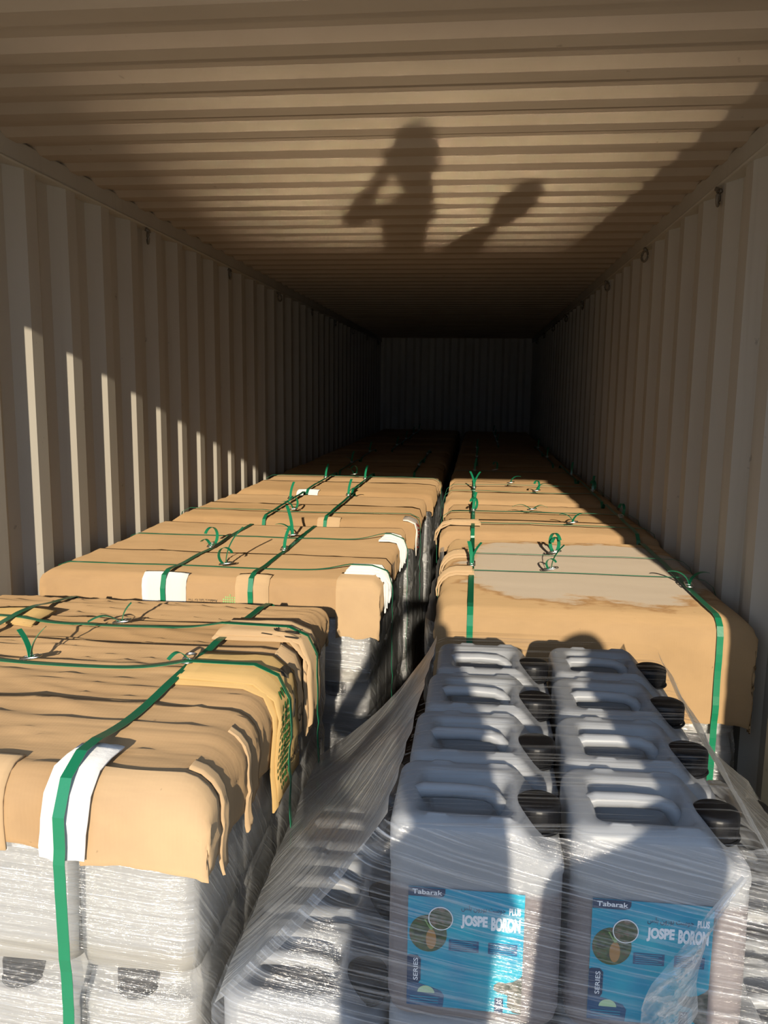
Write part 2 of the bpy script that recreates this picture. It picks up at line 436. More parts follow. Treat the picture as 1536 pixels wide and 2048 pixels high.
M_lab = mat('label_blue', (.0, .29, .50), .3, 0, .5); t = NT(M_lab)
t.l(t.ramp(t.noise(t.coord('Object'), 12, 2), [(.3, (.0, .22, .38)), (.7, (.0, .36, .46))]), t.b.inputs['Base Color'])
M_navy = mat('label_navy', (.006, .030, .085), .35)
M_navy2 = mat('label_mid_navy', (.008, .07, .17), .35)
M_lw = mat('label_white', (.80, .82, .84), .4)
def photo_mat(name, stops, sc):
    mt = mat(name, (.1, .1, .05), .4); t = NT(mt)
    t.l(t.ramp(t.noise(t.coord('Object', (1, 1, 1.6)), sc, 5), stops), t.b.inputs['Base Color']); return mt
M_ph1 = photo_mat('print_of_leafy_crop', [(.34, (.012, .020, .008)), (.50, (.05, .09, .025)), (.62, (.10, .055, .03)), (.75, (.18, .12, .08))], 60)
M_ph2 = photo_mat('print_of_soil_crop', [(.34, (.02, .03, .012)), (.5, (.06, .08, .03)), (.6, (.15, .10, .07)), (.75, (.22, .17, .13))], 90)
M_ph3 = photo_mat('print_of_roots', [(.34, (.02, .03, .02)), (.5, (.10, .10, .08)), (.65, (.22, .20, .17))], 70)
M_root = mat('print_root_orange', (.34, .17, .045), .4)
M_leaf = mat('print_leaf', (.20, .34, .10), .4)
M_lime = mat('print_badge', (.45, .62, .35), .4)

def can_label(can, shift=0):
    W, Hh, cx, cz = .173, .196, -.013, .126
    L0 = CB+.0008
    def fn(u, v, k=0): return Vector((cx+(u-.5)*W, -L0-.0003*k, cz+(v-.5)*Hh))
    def at(k): return lambda u, v: fn(u, v, k)
    V = []; Fc = []; box_vf(cx-W/2, cx+W/2, -L0, -CB+.0004, cz-Hh/2, cz+Hh/2, V, Fc)
    lab = obj('label', mesh('label', V, Fc, M_lab), can); lab['label'] = 'printed blue label on the front of the can'
    def rbox(a, b, c, d, r=.02):
        return [(a, c), (b-r, c), (b, c+r), (b, d), (a, d)]
    blob([(0, .925), (.27, .925), (.305, .935), (.32, .96), (.32, 1.0), (0, 1.0)], at(1), M_navy, 'brand_panel', lab)
    obj('brand_lettering', fit(text_mesh('Tabarak', M_lw, 1, .012), .035, .295, .945, .985, 0, at(2)), lab)
    blob(circ(.178, .62, .165, .155), at(1), M_ph1, 'crop_picture', lab)
    blob(circ(.205, .575, .045, .085), at(2), M_root, 'root_picture', lab)
    for a in (-.5, -.15, .2, .55):
        blob([(.2, .65), (.2+.11*math.sin(a)-.006, .65+.10*math.cos(a)), (.2+.11*math.sin(a)+.008, .65+.10*math.cos(a)), (.208, .65)], at(3), M_leaf, 'leaf_picture', lab)
    blob(circ(.285, .755, .108, .098), at(4), M_lw, 'picture_ring', lab)
    blob(circ(.285, .755, .100, .090), at(5), M_ph2, 'field_picture', lab)
    obj('title_lettering', fit(text_mesh('JOSPE', M_lw, 1, .055), .46, .69, .685, .80, 0, at(1)), lab)
    obj('title_lettering', fit(text_mesh('BORON', M_lw, 1, .055), .72, .97, .685, .80, 0, at(1)), lab)
    obj('title_lettering', fit(text_mesh('PLUS', M_lw, 1, .05), .87, .97, .825, .885, 0, at(1)), lab)
    ar = '\uFEB2\uFEE0\uFE91 \uFEE6\uFEED\uFEAD\uFEEE\uFE91 \uFE96\uFEB3\uFEEE\uFE9F'
    obj('title_lettering', fit(text_mesh(ar, M_navy, 1, .01), .46, .84, .825, .885, 0, at(1)), lab)
    for a, b in ((.36, .62), (.70, .95)):
        blob([(a, .49), (b, .49), (b, .585), (a, .585)], at(1), M_navy2, 'text_panel', lab)
        for k in range(5):
            zz = .502+k*.017
            blob([(a+.02, zz), (b-.02-.03*(k % 2), zz), (b-.02-.03*(k % 2), zz+.005), (a+.02, zz+.005)], at(2), M_lab, 'text_line', lab)
    blob([(0, .19), (.10, .19), (.12, .22), (.12, .40), (.09, .43), (.02, .43), (0, .42)], at(1), M_navy, 'series_panel', lab)
    obj('series_lettering', fit(text_mesh('SERIES', M_lw, 1, .01), .055, .095, .215, .405, PI/2, at(2)), lab)
    blob([(0, 0), (.32, 0), (.33, .10), (.30, .14), (.18, .175), (.02, .21), (0, .21)], at(1), M_navy2, 'text_panel', lab)
    blob([(.17+.075*math.cos(a), .115+.06*math.sin(a)) for a in [PI*k/14 for k in range(15)]], at(2), M_lime, 'badge', lab)
    for k in range(3):
        blob([(.03, .03+.022*k), (.28, .03+.022*k), (.28, .036+.022*k), (.03, .036+.022*k)], at(2), M_lab, 'text_line', lab)
    blob([(.76, .23), (.80, .26), (.86, .255), (.92, .27), (.97, .30), (1, .33), (1, .0), (.93, .01), (.88, .06), (.88, .155), (.80, .17), (.76, .19)], at(1), M_ph3, 'crop_picture', lab)
    blob([(.77, 0), (.845, 0), (.845, .125), (.77, .125)], at(2), M_navy, 'volume_panel', lab)
    obj('volume_lettering', fit(text_mesh('20', M_lw, 1, .01), .785, .832, .08, .112, 0, at(3)), lab)
    obj('volume_lettering', fit(text_mesh('\uFEAE\uFE98\uFEDF', M_lw, 1, .01), .785, .832, .03, .068, 0, at(3)), lab)

# ------------------------------------------------------------------ loads
class Load:
    def __init__(s, name, x0, x1, y0, y1, z=.97, amp=.003, fy=9, fx=1.4, seed=0, r=.045, hn=.0035):
        s.name, s.x0, s.x1, s.y0, s.y1, s.z, s.amp, s.fy, s.fx, s.seed, s.r, s.hn = name, x0, x1, y0, y1, z, amp, fy, fx, seed, r, hn
    def h(s, x, y):
        a = pnoise(Vector((x*s.fx, y*s.fy, s.seed*7.3)))
        b = pnoise(Vector((x*s.fx*2.4+5, y*s.fy*2.2+x*1.5, s.seed*3.1)))
        e = pnoise(Vector((x*s.fx*2.0+3, y*s.fy*3.4+x*2.5, s.seed*2.3))); e = (1-abs(e))**9
        c = pnoise(Vector((x*1.2, y*1.2, s.seed*1.7+9)))
        ridge = 1-abs(a); ridge = ridge**4
        return s.z + s.amp*(.8*a+.45*b+.8*(ridge-.5)+1.0*(e-.2)) + .006*c
    # a point of the draped skin: (X, Y, drops) for plan overflow beyond the bend
    def wrap1(s, o):
        """overflow arc length -> (horizontal advance beyond bend start, drop)"""
        r = s.r
        if o <= 0: return o, 0
        q = r*PI/2
        if o < q: return r*math.sin(o/r), r*(1-math.cos(o/r))
        return r, r+(o-q)
    def P(s, x, y, off=0):
        """skin point where x, y may run past the edges (arc length); off lifts along the normal"""
        r = s.r
        def ax(c, lo, hi):
            if c > hi-r:
                a, d = s.wrap1(c-(hi-r)); ang = min(1, max(0, (c-(hi-r))/(r*PI/2)))*PI/2
                return hi-r+a+off*math.sin(ang), d, ang
            if c < lo+r:
                a, d = s.wrap1((lo+r)-c); ang = min(1, max(0, ((lo+r)-c)/(r*PI/2)))*PI/2
                return lo+r-a-off*math.sin(ang), d, ang
            return c, 0, 0
        X, dx, ax_ = ax(x, s.x0, s.x1); Y, dy, ay_ = ax(y, s.y0, s.y1)
        d = max(dx, dy) + .3*min(dx, dy, s.r)
        ang = max(ax_, ay_)
        fade = max(0, 1-d/.06)
        cx, cy = min(max(X, s.x0), s.x1), min(max(Y, s.y0), s.y1)
        hz = s.z+(s.h(cx, cy)-s.z)*fade
        k1 = pnoise(Vector((x*9, y*9, s.seed+4))); k2 = 1-abs(pnoise(Vector((x*13+2, y*13, s.seed+8+d*3)))); k3 = pnoise(Vector((x*30, y*30, d*20+s.seed)))
        n = s.hn*(k1+1.3*(k2**5-.25)+.35*k3)*min(1, d/.04)
        if dx > dy and dx > .01: X += n if X > (s.x0+s.x1)/2 else -n
        elif dy > .01: Y += -n if Y < (s.y0+s.y1)/2 else n
        return Vector((X, Y, hz-d+off*math.cos(ang)))

def sheet(ld, xa, xb, ya, yb, hl, hr, hf, hb, mats, parent, off=0.0, seed=0, th=.005, name='cardboard_sheet', jag=.2, res=.022):
    """one sheet of board draped on a load; hl/hr/hf/hb = how far it hangs past the load's left/right/front/back edge"""
    u0 = xa-hl if hl else xa; u1 = xb+hr if hr else xb; v0 = ya-hf if hf else ya; v1 = yb+hb if hb else yb
    nx = max(4, int((u1-u0)/res)); ny = max(4, int((v1-v0)/res))
    V = []; Fc = []
    for j in range(ny+1):
        for i in range(nx+1):
            u = u0+(u1-u0)*i/nx; v = v0+(v1-v0)*j/ny
            # uneven hems
            if v < ya and hf: v = ya-(ya-v)*(1+jag*pnoise(Vector((u*3.1, seed, 2)))+.06*pnoise(Vector((u*22, seed, 5))))
            if u > xb and hr: u = xb+(u-xb)*(1+jag*1.2*pnoise(Vector((v*4.5, seed, 7)))+.06*pnoise(Vector((v*25, seed, 5))))
            if u < xa and hl: u = xa-(xa-u)*(1+jag*pnoise(Vector((v*3.1, seed, 9))))
            if not hf and j == 0: v += .012*pnoise(Vector((u*3, seed, 1)))
            if not hb and j == ny: v += .022*pnoise(Vector((u*2.5, seed, 3)))
            edge_lift = .004*max(0, pnoise(Vector((u*4, v*6, seed+3))))
            V.append(tuple(ld.P(u, v, off+edge_lift)))
    for j in range(ny):
        for i in range(nx):
            a = j*(nx+1)+i; Fc.append([a, a+1, a+nx+2, a+nx+1])
    o = obj(name, mesh(name, V, Fc, mats, True), parent); solid(o, th, 1); return o

def edge_path(ld, side, c, top, drop, off, step=.03):
    """polyline from the top inwards of an edge, over it and down"""
    n = max(8, int((top+drop)/step)); pts = []
    for k in range(n+1):
        s = -top+(top+drop)*k/n
        if side == 'front': pts.append(ld.P(c, ld.y0-s, off))
        elif side == 'back': pts.append(ld.P(c, ld.y1+s, off))
        elif side == 'right': pts.append(ld.P(ld.x1+s, c, off))
        else: pts.append(ld.P(ld.x0-s, c, off))
    return pts
def pad(ld, side, c, width, top, drop, off, m, label, name='edge_pad', layers=1, group=None, skew=0, th=.004, cat='pad'):
    wd = Vector((1, 0, 0)) if side in ('front', 'back') else Vector((0, 1, 0))
    first = None
    for q in range(layers):
        pts = edge_path(ld, side, c, top-.008*q, drop-.015*q, off+q*(th+.0035))
        # split across the width so that the board follows the load
        V = []; Fc = []; N = len(pts); K = 6
        for i, p in enumerate(pts):
            for k in range(K+1):
                f = k/K-.5; cc = c+f*width+skew*(i/N-.5)+.013*q
                s = -(top-.008*q)+(top+drop-.023*q)*i/(N-1)
                s += .006*pnoise(Vector((f*5, i*1.0, q+c)))*(1 if i in (0, N-1) else 0)
                g = off+q*(th+.0035)+.003*math.cos(f*PI*1.0)
                if side == 'front': P = ld.P(cc, ld.y0-s, g)
                elif side == 'back': P = ld.P(cc, ld.y1+s, g)
                elif side == 'right': P = ld.P(ld.x1+s, cc, g)
                else: P = ld.P(ld.x0-s, cc, g)
                V.append(tuple(P))
        for i in range(N-1):
            for k in range(K):
                a = i*(K+1)+k; Fc.append([a, a+1, a+K+2, a+K+1])
        o = obj(name if first is None else 'board_layer', mesh('pad', V, Fc, m, True), first); solid(o, th, 0)
        if first is None: first = o; tag(o, label, cat, group)
    return first

buck_v = []; buck_f = []
for dx in (-.004, .004):
    lp = [(-.016, -.011), (.016, -.011), (.019, -.006), (.019, .006), (.016, .011), (-.016, .011), (-.019, .006), (-.019, -.006)]
    tube_vf([(x+dx, y, .004+abs(dx)+.004*math.sin(x*80)) for x, y in lp], .0019, buck_v, buck_f, 8, True)
tube_vf([(-.004, -.012, .006), (-.004, .012, .010)], .0019, buck_v, buck_f, 8)
ME_buck = mesh('buckle', buck_v, buck_f, M_wire, True)

def strap(ld, axis, c, label, group, off=.009, front=.62, back=.3, width=.017, buckle=None, tails=(), skew=0):
    """a band running round the load; axis 'y' = lengthwise at x=c, 'x' = crosswise at y=c; buckle = position along it"""
    V = []; Fc = []; pts = []
    kn = off if isinstance(off, list) else [(0, off)]
    def of(v):
        if v <= kn[0][0]: return kn[0][1]
        for (p, a_), (q, b_) in zip(kn, kn[1:]):
            if v <= q: return a_+(b_-a_)*(v-p)/(q-p)
        return kn[-1][1]
    if axis == 'y':
        a, b = ld.y0-front, ld.y1+back; n = int((b-a)/.025)
        for k in range(n+1):
            v = a+(b-a)*k/n; pts.append(ld.P(c+skew*(v-ld.y0), v, of(v)))
        wd = Vector((1, 0, 0))
    else:
        a, b = ld.x0-front, ld.x1+back; n = int((b-a)/.025)
        for k in range(n+1):
            v = a+(b-a)*k/n; pts.append(ld.P(v, c+skew*(v-ld.x0), of(v)))
        wd = Vector((0, 1, 0))
    # a taut band bridges the hollows: smooth the top run
    Z = [p.z for p in pts]
    for it in range(6):
        Z = [Z[0]]+[max(Z[i], (Z[i-1]+Z[i+1])/2) if pts[i].z > ld.z-.02 else Z[i] for i in range(1, len(Z)-1)]+[Z[-1]]
    for p, z in zip(pts, Z): p.z = z
    ribbon_vf(pts, wd, width, .0012, V, Fc)
    o = obj('packing_strap', mesh('strap', V, Fc, M_strap)); tag(o, label, 'strap', group)
    if buckle is not None:
        bx, by = (c+skew*(buckle-ld.y0), buckle) if axis == 'y' else (buckle, c+skew*(buckle-ld.x0))
        bz = ld.h(bx, by)+of(buckle)+.006
        bk = obj('buckle', ME_buck, o, (bx, by, bz)); bk.rotation_euler = (0, 0, PI/2 if axis == 'y' else 0)
        bk['label'] = 'silver wire buckle'
        for kind, ang, ln in tails:
            tail(o, (bx, by, bz+.003), kind, ang, ln)
    return o
def tail(parent, p, kind, ang, ln, width=.014):
    """loose end of a band curling up from its buckle"""
    V = []; Fc = []; pts = []; p = Vector(p); d = Vector((math.cos(ang), math.sin(ang), 0)); up = Vector((0, 0, 1))
    n = 16
    for k in range(n+1):
        s = k/n
        if kind == 'curl':                                   # a standing loop
            a = s*PI*1.35; R = ln/5.2
            pts.append(p+d*R*math.sin(a)*1.0+up*R*(1-math.cos(a)))
        elif kind == 'up':
            pts.append(p+d*ln*.42*s*s+up*ln*(s-.12*s*s))
        elif kind == 'arc':
            a = s*PI*.62; R = ln/2.0
            pts.append(p+d*R*(1-math.cos(a))+up*R*math.sin(a)*.9)
        else:                                                # lying, slightly raised
            pts.append(p+d*ln*s+up*(.018*math.sin(s*PI)+.012*s))
    wd = Vector((-d.y, d.x, 0))
    ribbon_vf(pts, wd, width, .0011, V, Fc)
    return obj('strap_end', mesh('strap_end', V, Fc, M_strap), parent)

def film_side(verts_grid, nu, nv, m, name, parent, uvs, amp=.004, seed=0):
    """grid (nv+1 rows of nu+1) of points -> crinkled film"""
    V = []
    for k, p in enumerate(verts_grid):
        q = Vector(p)
        q += Vector((pnoise(q*13+Vector((seed, 0, 0))), pnoise(q*13+Vector((0, seed+3, 0))), .3*pnoise(q*9)))*amp
        V.append(tuple(q))
    Fc = []
    for j in range(nv):
        for i in range(nu):
            a = j*(nu+1)+i; Fc.append([a, a+1, a+nu+2, a+nu+1])
    return obj(name, mesh(name, V, Fc, m, True, uvs), parent)
def film_skirt(name_label, x0, x1, y0, y1, z0, z1, mats, r=.05, pinch=(), amp=.004, seed=0, group=None, gap=0):
    """film wound round a block: one part per side"""
    root = empty('stretch_film', ((x0+x1)/2, (y0+y1)/2, z0)); tag(root, name_label, 'film', group)
    ox, oy, oz = root.location
    def path(side):
        pts = []
        n = 6
        if side == 'front': a, b = (x0, y0), (x1, y0); nrm = (0, -1)
        elif side == 'right': a, b = (x1, y0), (x1, y1); nrm = (1, 0)
        elif side == 'back': a, b = (x1, y1), (x0, y1); nrm = (0, 1)
        else: a, b = (x0, y1), (x0, y0); nrm = (-1, 0)
        L = math.hypot(b[0]-a[0], b[1]-a[1]); dx, dy = (b[0]-a[0])/L, (b[1]-a[1])/L
        N = max(8, int(L/.03))
        for k in range(N+1):
            s = L*k/N; px, py = a[0]+dx*s, a[1]+dy*s
            e = min(s, L-s)
            if e < r:                                        # rounded corners
                q = 1-e/r; ins = r*.29*q*q
                px -= nrm[0]*ins; py -= nrm[1]*ins; sg = 1 if s < L/2 else -1
                px += dx*ins*sg; py += dy*ins*sg
            pts.append((px, py, s))
        return pts, nrm
    acc = 0
    for side, mm in mats.items():
        pts, nrm = path(side); nu = len(pts)-1; nv = max(6, int((z1-z0)/.035)); G = []; U = []
        for j in range(nv+1):
            z = z0+(z1-z0)*j/nv; ins = 0
            for pz, pd in pinch: ins += pd*math.exp(-((z-pz)/.022)**2)
            for (px, py, s) in pts:
                G.append((px-nrm[0]*ins-ox, py-nrm[1]*ins-oy, z-oz)); U.append((s+acc, z))
        acc += pts[-1][2]
        film_side(G, nu, nv, mm, side+'_film' if False else 'film_wall', root, U, amp, seed)
    return root

TIER = (-.005, .325, .655)
TIERL = (-.042, .288, .618)
tier_name = ('bottom', 'middle', 'top')
def slip(label, x0, x1, y0, y1):
    V = []; Fc = []; n = 7
    for k in range(n):
        a = x0+(x1-x0)*k/n; box_vf(a+.004, a+(x1-x0)/n-.004, y0, y1, FL+.002, FL+.02, V, Fc)
    box_vf(x0, x1, y0+.1, y0+.2, FL, FL+.004, V, Fc); box_vf(x0, x1, y1-.2, y1-.1, FL, FL+.004, V, Fc)
    o = obj('slip_pallet', mesh('slip_pallet', V, Fc, M_floor)); tag(o, label, 'pallet'); return o

def wall_of_cans(ld, where, px, py, ncol, nrow, tiers=(0, 1, 2), turned=True, skip_front=0):
    """cans of the front row and of the right-hand column, the ones that can be seen"""
    rz = -PI/2 if turned else 0
    for ti in tiers:
        done = set()
        for c in range(ncol): done.add((c, 0))
        for r_ in range(nrow): done.add((0, r_))
        for c, r_ in sorted(done):
            if skip_front and c >= skip_front: continue
            x = ld.x1-.012-px*(c+.5); y = ld.y0+.012+py*(r_+.5)
            nth = ('first', 'second', 'third', 'fourth', 'fifth', 'sixth')
            pos = ('%s from right in front row' % nth[c]) if r_ == 0 else ('%s back on right side' % nth[r_])
            jerrycan((x, y, TIERL[ti]), rz, 'white jerrycan %s, %s tier, %s' % (pos, tier_name[ti], where), 'jerrycans in the ' + where, False)

# ---- the cardboard-topped loads -----------------------------------------------------------
def cover_root(ld, label, group='cardboard covers on the strapped loads'):
    e = empty('cardboard_cover', (0, 0, 0)); tag(e, label, 'cover', group); return e

# nearest left load
L1 = Load('nearest left load', -1.125, -.085, 1.195, 2.36, .968, .0065, 8.0, 1.1, 1, .036, .0042)
c1 = cover_root(L1, 'wrinkled brown cardboard cover with ragged hem on the nearest left load')
sheet(L1, L1.x0, L1.x1, 2.03, L1.y1, .05, .10, 0, .10, M_card, c1, .000, 1, jag=.35, res=.0125)
sheet(L1, L1.x0, L1.x1, 1.80, 2.10, .05, .12, 0, 0, M_card3, c1, .0055, 2, jag=.3, res=.0125)
sheet(L1, L1.x0, L1.x1, 1.44, 1.88, .05, .13, 0, 0, M_card, c1, .011, 3, jag=.3, res=.0125)
sheet(L1, L1.x0, L1.x1, L1.y0, 1.50, .05, .115, .085, 0, M_card, c1, .017, 4, jag=.22, res=.0125)
sheet(L1, -.27, L1.x1, L1.y0, L1.y0+.04, 0, .10, .112, 0, M_card2, c1, .0215, 6, jag=.35, name='corner_flap', res=.0125)
sheet(L1, -.62, -.40, L1.y0, L1.y0+.05, 0, 0, .088, 0, M_card2, c1, .0215, 8, jag=.12, name='front_flap', res=.0125)
sheet(L1, L1.x1-.03, L1.x1, 1.24, 1.275, 0, .155, 0, 0, M_card2, c1, .024, 7, jag=.05, name='hanging_strip', res=.0125)
sheet(L1, L1.x1-.02, L1.x1, 1.40, 1.425, 0, .165, 0, 0, M_card2, c1, .022, 9, jag=.05, name='hanging_strip', res=.0125)
def surf_pad(ld, side, c, width, top, drop, off):
    """surface function of a pad, for printing: u across the width, v from top end (0) to lower end (1)"""
    def fn(u, v):
        s = -top+(top+drop)*v; cc = c+(u-.5)*width
        if side == 'right': return ld.P(ld.x1+s, cc, off)
        return ld.P(cc, ld.y0-s, off)
    return fn
OFF1 = .024
p1 = pad(L1, 'right', 1.695, .19, .19, .235, OFF1, M_yel, 'printed cardboard strip with green dots, nearer of two over the right edge', layers=2, group='printed cardboard strips over the right edge')
p2 = pad(L1, 'right', 1.995, .15, .21, .20, OFF1, M_card2, 'printed cardboard strip with dark lettering, farther of two over the right edge', layers=2, group='printed cardboard strips over the right edge')
p3 = pad(L1, 'front', -.288, .078, .085, .090, .036, M_white, 'white board pad under the strap on the nearest left load', layers=1, skew=-.02)
# printing on the two strips
s1 = surf_pad(L1, 'right', 1.695, .19, .19, .235, OFF1+.0145)
dv = []; df = []
for a in range(6):
    for b in range(13):
        u = .03+.095*a; v = .46+.036*b
        ex, ey = (u-.26)/.29, (v-.68)/.24
        if ex*ex+ey*ey > 1: continue
        rr = .045*(1-.3*(ex*ex+ey*ey)); n0 = len(dv)
        for q in range(8): dv.append(tuple(s1(u+rr*math.cos(2*PI*q/8), v+rr*.36*math.sin(2*PI*q/8))))
        df.append(list(range(n0, n0+8)))
o = obj('printed_dots', mesh('printed_dots', dv, df, M_green), p1); o['label'] = 'printed green dot pattern'
obj('printed_lettering', fit(text_mesh('p', M_ink, 1, .0), .66, .95, .62, .42, 0, lambda u, v: s1(u, v)), p1)
obj('printed_lettering', fit(text_mesh('www.pl', M_ink, 1, .02), .30, .98, .86, .80, 0, lambda u, v: s1(u, v)), p1)
s2 = surf_pad(L1, 'right', 1.995, .15, .21, .20, OFF1+.0145)
obj('printed_lettering', fit(text_mesh('los', M_ink, 1, -.01), .08, .62, .48, .30, 0, lambda u, v: s2(u, v)), p2)
obj('printed_lettering', fit(text_mesh('RKS', M_ink, 1, .02), .60, .95, .60, .52, 0, lambda u, v: s2(u, v)), p2)
# stray printed flap hanging between the strips
f1 = pad(L1, 'right', 1.855, .10, .03, .17, .021, M_card2, 'torn printed cardboard flap hanging between the two printed strips', cat='flap', name='cardboard_flap')
s3 = surf_pad(L1, 'right', 1.855, .10, .03, .17, .0265)
obj('printed_lettering', fit(text_mesh('SL', M_ink, 1, .0), .25, .9, .80, .62, 0, lambda u, v: s3(u, v)), f1)
pad(L1, 'front', -.80, .12, -.60, .85, .022, M_yel, 'yellowish loose cardboard pad under the left strap of nearest load') if False else None
LS = 'green packing straps round the nearest left load'
strap(L1, 'y', -.290, 'green strap lengthwise over the white pad of the nearest left load', LS, [(.70, .022), (1.08, .050), (1.28, .050), (1.36, .028), (1.85, .024), (2.1, .016), (2.3, .012)], .62, .10, .0195, 1.70, (('lie', -2.3, .05),), .03)
strap(L1, 'y', -.868, 'green strap lengthwise along the left of the nearest left load', LS, [(1.3, .028), (1.85, .023), (1.97, .034), (2.12, .034), (2.2, .012)], .30, .10, .018)
strap(L1, 'x', 1.70, 'green strap crosswise on the nearest left load, nearer one with buckle ends standing', LS, [(-1.0, .021), (-.36, .024), (-.30, .036), (-.27, .047)], .20, .72, .016, -.64, (('up', .2, .085), ('up', PI-.3, .075)), -.028)
strap(L1, 'x', 2.015, 'green strap crosswise on the nearest left load, farther one', LS, [(-1.04, .036), (-.85, .034), (-.78, .016), (-.38, .018), (-.30, .046)], .20, .72, .0155, -.565, (('lie', -2.6, .085), ('up', .5, .06)), -.022)
wall_of_cans(L1, 'nearest left load', .213, .278, 5, 4)
slip('wooden slip pallet under the nearest left load', L1.x0, L1.x1, L1.y0, L1.y1)
film_skirt('clear stretch film wound around the nearest left load', L1.x0+.002, L1.x1+.004, L1.y0-.003, L1.y1, -.02, .945,
           {'front': M_film_h, 'right': M_film_d, 'back': M_film_h}, .05, ((.632, .012), (.30, .012)), .004, 1)
yv = []; yf = []
# yellowish pad at the left strap
o = empty('edge_pad', (0, 0, 0)); tag(o, 'yellowish folded cardboard pad under the left strap of the nearest left load', 'pad')
for q in range(2):
    V = []; Fc = []
    for j in range(7):
        for i in range(7):
            x = -1.0+.19*i/6+.006*q; y = 1.985+.135*j/6-.008*q
            V.append((x, y, L1.h(x, y)+.016+.006*q+.006*math.sin(i/6*PI)))
    for j in range(6):
        for i in range(6): a = j*7+i; Fc.append([a, a+1, a+8, a+7])
    solid(obj('board_layer', mesh('board_layer', V, Fc, M_yel, True), o), .004, 0)

# second left load
L2 = Load('second left load', -1.13, .03, 2.63, 3.74, .968, .0024, 5.0, 1.6, 2, .018)
c2 = cover_root(L2, 'flat brown cardboard cover of the second load in the left row')
sheet(L2, L2.x0, L2.x1, 2.95, L2.y1, .07, .12, 0, .05, M_card, c2, 0, 11, jag=.3)
sheet(L2, L2.x0, L2.x1, L2.y0, 3.05, .07, .12, .10, 0, M_card, c2, .006, 12, jag=.10)
fl = sheet(L2, -.10, L2.x1, L2.y0, L2.y0+.12, 0, .10, .17, 0, M_card2, c2, .012, 14, jag=.15, name='corner_flap')
G2 = 'green packing straps round the second left load'
GP = 'white board pads over the right edge of the second left load'
pad(L2, 'front', -.690, .155, .03, .095, .016, M_white, 'white board pad folded over the front edge of the second left load')
pad(L2, 'front', -.385, .115, .05, .105, .016, M_card2, 'brown corrugated pad folded over the front edge of the second left load')
pad(L2, 'right', 2.765, .075, .12, .11, .018, M_white, 'stack of white board strips over the right edge, nearer one on the second left load', layers=3, group=GP)
pad(L2, 'right', 3.375, .085, .07, .10, .018, M_white, 'stack of white board strips over the right edge, farther one on the second left load', layers=3, group=GP)
strap(L2, 'y', -.690, 'green strap lengthwise over the white pad of the second left load', G2, [(2.5, .020), (2.53, .028), (2.68, .028), (2.75, .017), (3.0, .016), (3.1, .010)], .5, .08, .017, 3.12, (('curl', 1.2, .20), ('lie', 2.6, .06)))
strap(L2, 'y', -.388, 'green strap lengthwise over the brown pad of the second left load', G2, [(2.5, .020), (2.53, .028), (2.70, .028), (2.75, .017), (3.0, .016), (3.1, .010)], .5, .08, .017, 3.10, (('up', 1.2, .10),))
strap(L2, 'x', 2.765, 'thin green strap crosswise along the front of the second left load', G2, [(-.14, .017), (-.09, .044)], .15, .75, .013, -.52, (('curl', 2.8, .16), ('up', .5, .15)))
strap(L2, 'x', 3.385, 'thin green strap crosswise at the back of the second left load', G2, [(-.09, .011), (-.04, .044)], .15, .55, .013, -.42, (('arc', 3.0, .11), ('up', 2.2, .14)))
sf = surf_pad(L2, 'front', -.50, .14, 0, .11, .0145)
dv = []; df = []
for a in range(9):
    for b in range(9):
        u = .56+.055*a; v = .36+.075*b
        if ((u-.78)/.22)**2+((v-.72)/.36)**2 > 1: continue
        n0 = len(dv)
        for q in range(6): dv.append(tuple(sf(u+.021*math.cos(2*PI*q/6), v+.028*math.sin(2*PI*q/6))))
        df.append(list(range(n0, n0+6)))
obj('printed_dots', mesh('printed_dots', dv, df, M_lgreen), c2)['label'] = 'pale green printed dots'
obj('printed_lettering', fit(text_mesh('polq', M_ink, 1, -.005), .54, -.22, .62, 1.02, 0, lambda u, v: sf(u, v)), c2)
obj('printed_lettering', fit(text_mesh('Andalucia Salts for The', M_ink, 1, .0), .46, -.25, .52, .60, 0, lambda u, v: sf(u, v)), c2)
wall_of_cans(L2, 'second left load', .232, .270, 4, 4, skip_front=2)
slip('wooden slip pallet under the second left load', L2.x0, L2.x1, L2.y0, L2.y1)
film_skirt('crinkled shiny stretch film around the second left load', L2.x0+.002, L2.x1+.004, L2.y0-.003, L2.y1, -.02, .93,
           {'front': M_film_h, 'right': M_film_d}, .05, ((.632, .014), (.30, .012)), .006, 2)

def simple_load(ld, nm, straps_x, straps_y, mcard, cans, hem_f=.09, sheets=2, grp=None, hem_r=.10, hem_l=.08, film=True, buckles=True):
    c = cover_root(ld, nm[0])
    n = sheets; L = (ld.y1-ld.y0)/n
    for k in range(n):
        a = ld.y1-L*(k+1); b = ld.y1-L*k+(.06 if k else 0)
        sheet(ld, ld.x0, ld.x1, a if k < n-1 else ld.y0, b, hem_l, hem_r, hem_f if k == n-1 else 0, .08 if k == 0 else 0, mcard if k % 2 == 0 else M_card3, c, .005*k, ld.seed*10+k, jag=.3, res=.035)
    for i, (x, bk, tl) in enumerate(straps_y):
        strap(ld, 'y', x, nm[1] % ('left' if i == 0 else 'right'), grp, .017+.005*sheets, .3, .08, .0165, bk, tl)
    for i, (y, bk, tl) in enumerate(straps_x):
        strap(ld, 'x', y, nm[2] % ('nearer' if i == 0 else 'farther'), grp, .016+.005*sheets, .15, .4, .0135, bk, tl)
    if cans: wall_of_cans(ld, cans, (ld.x1-ld.x0-.03)/5, .268, 1, 4)
    if film:
        film_skirt('stretch film skirt around the ' + ld.name, ld.x0+.003, ld.x1+.003, ld.y0-.002, ld.y1, FL+.01, ld.z-.03,
                   {'front': M_film_h, 'right': M_film_d}, .05, ((.632, .012),), .006, ld.seed)
    return c
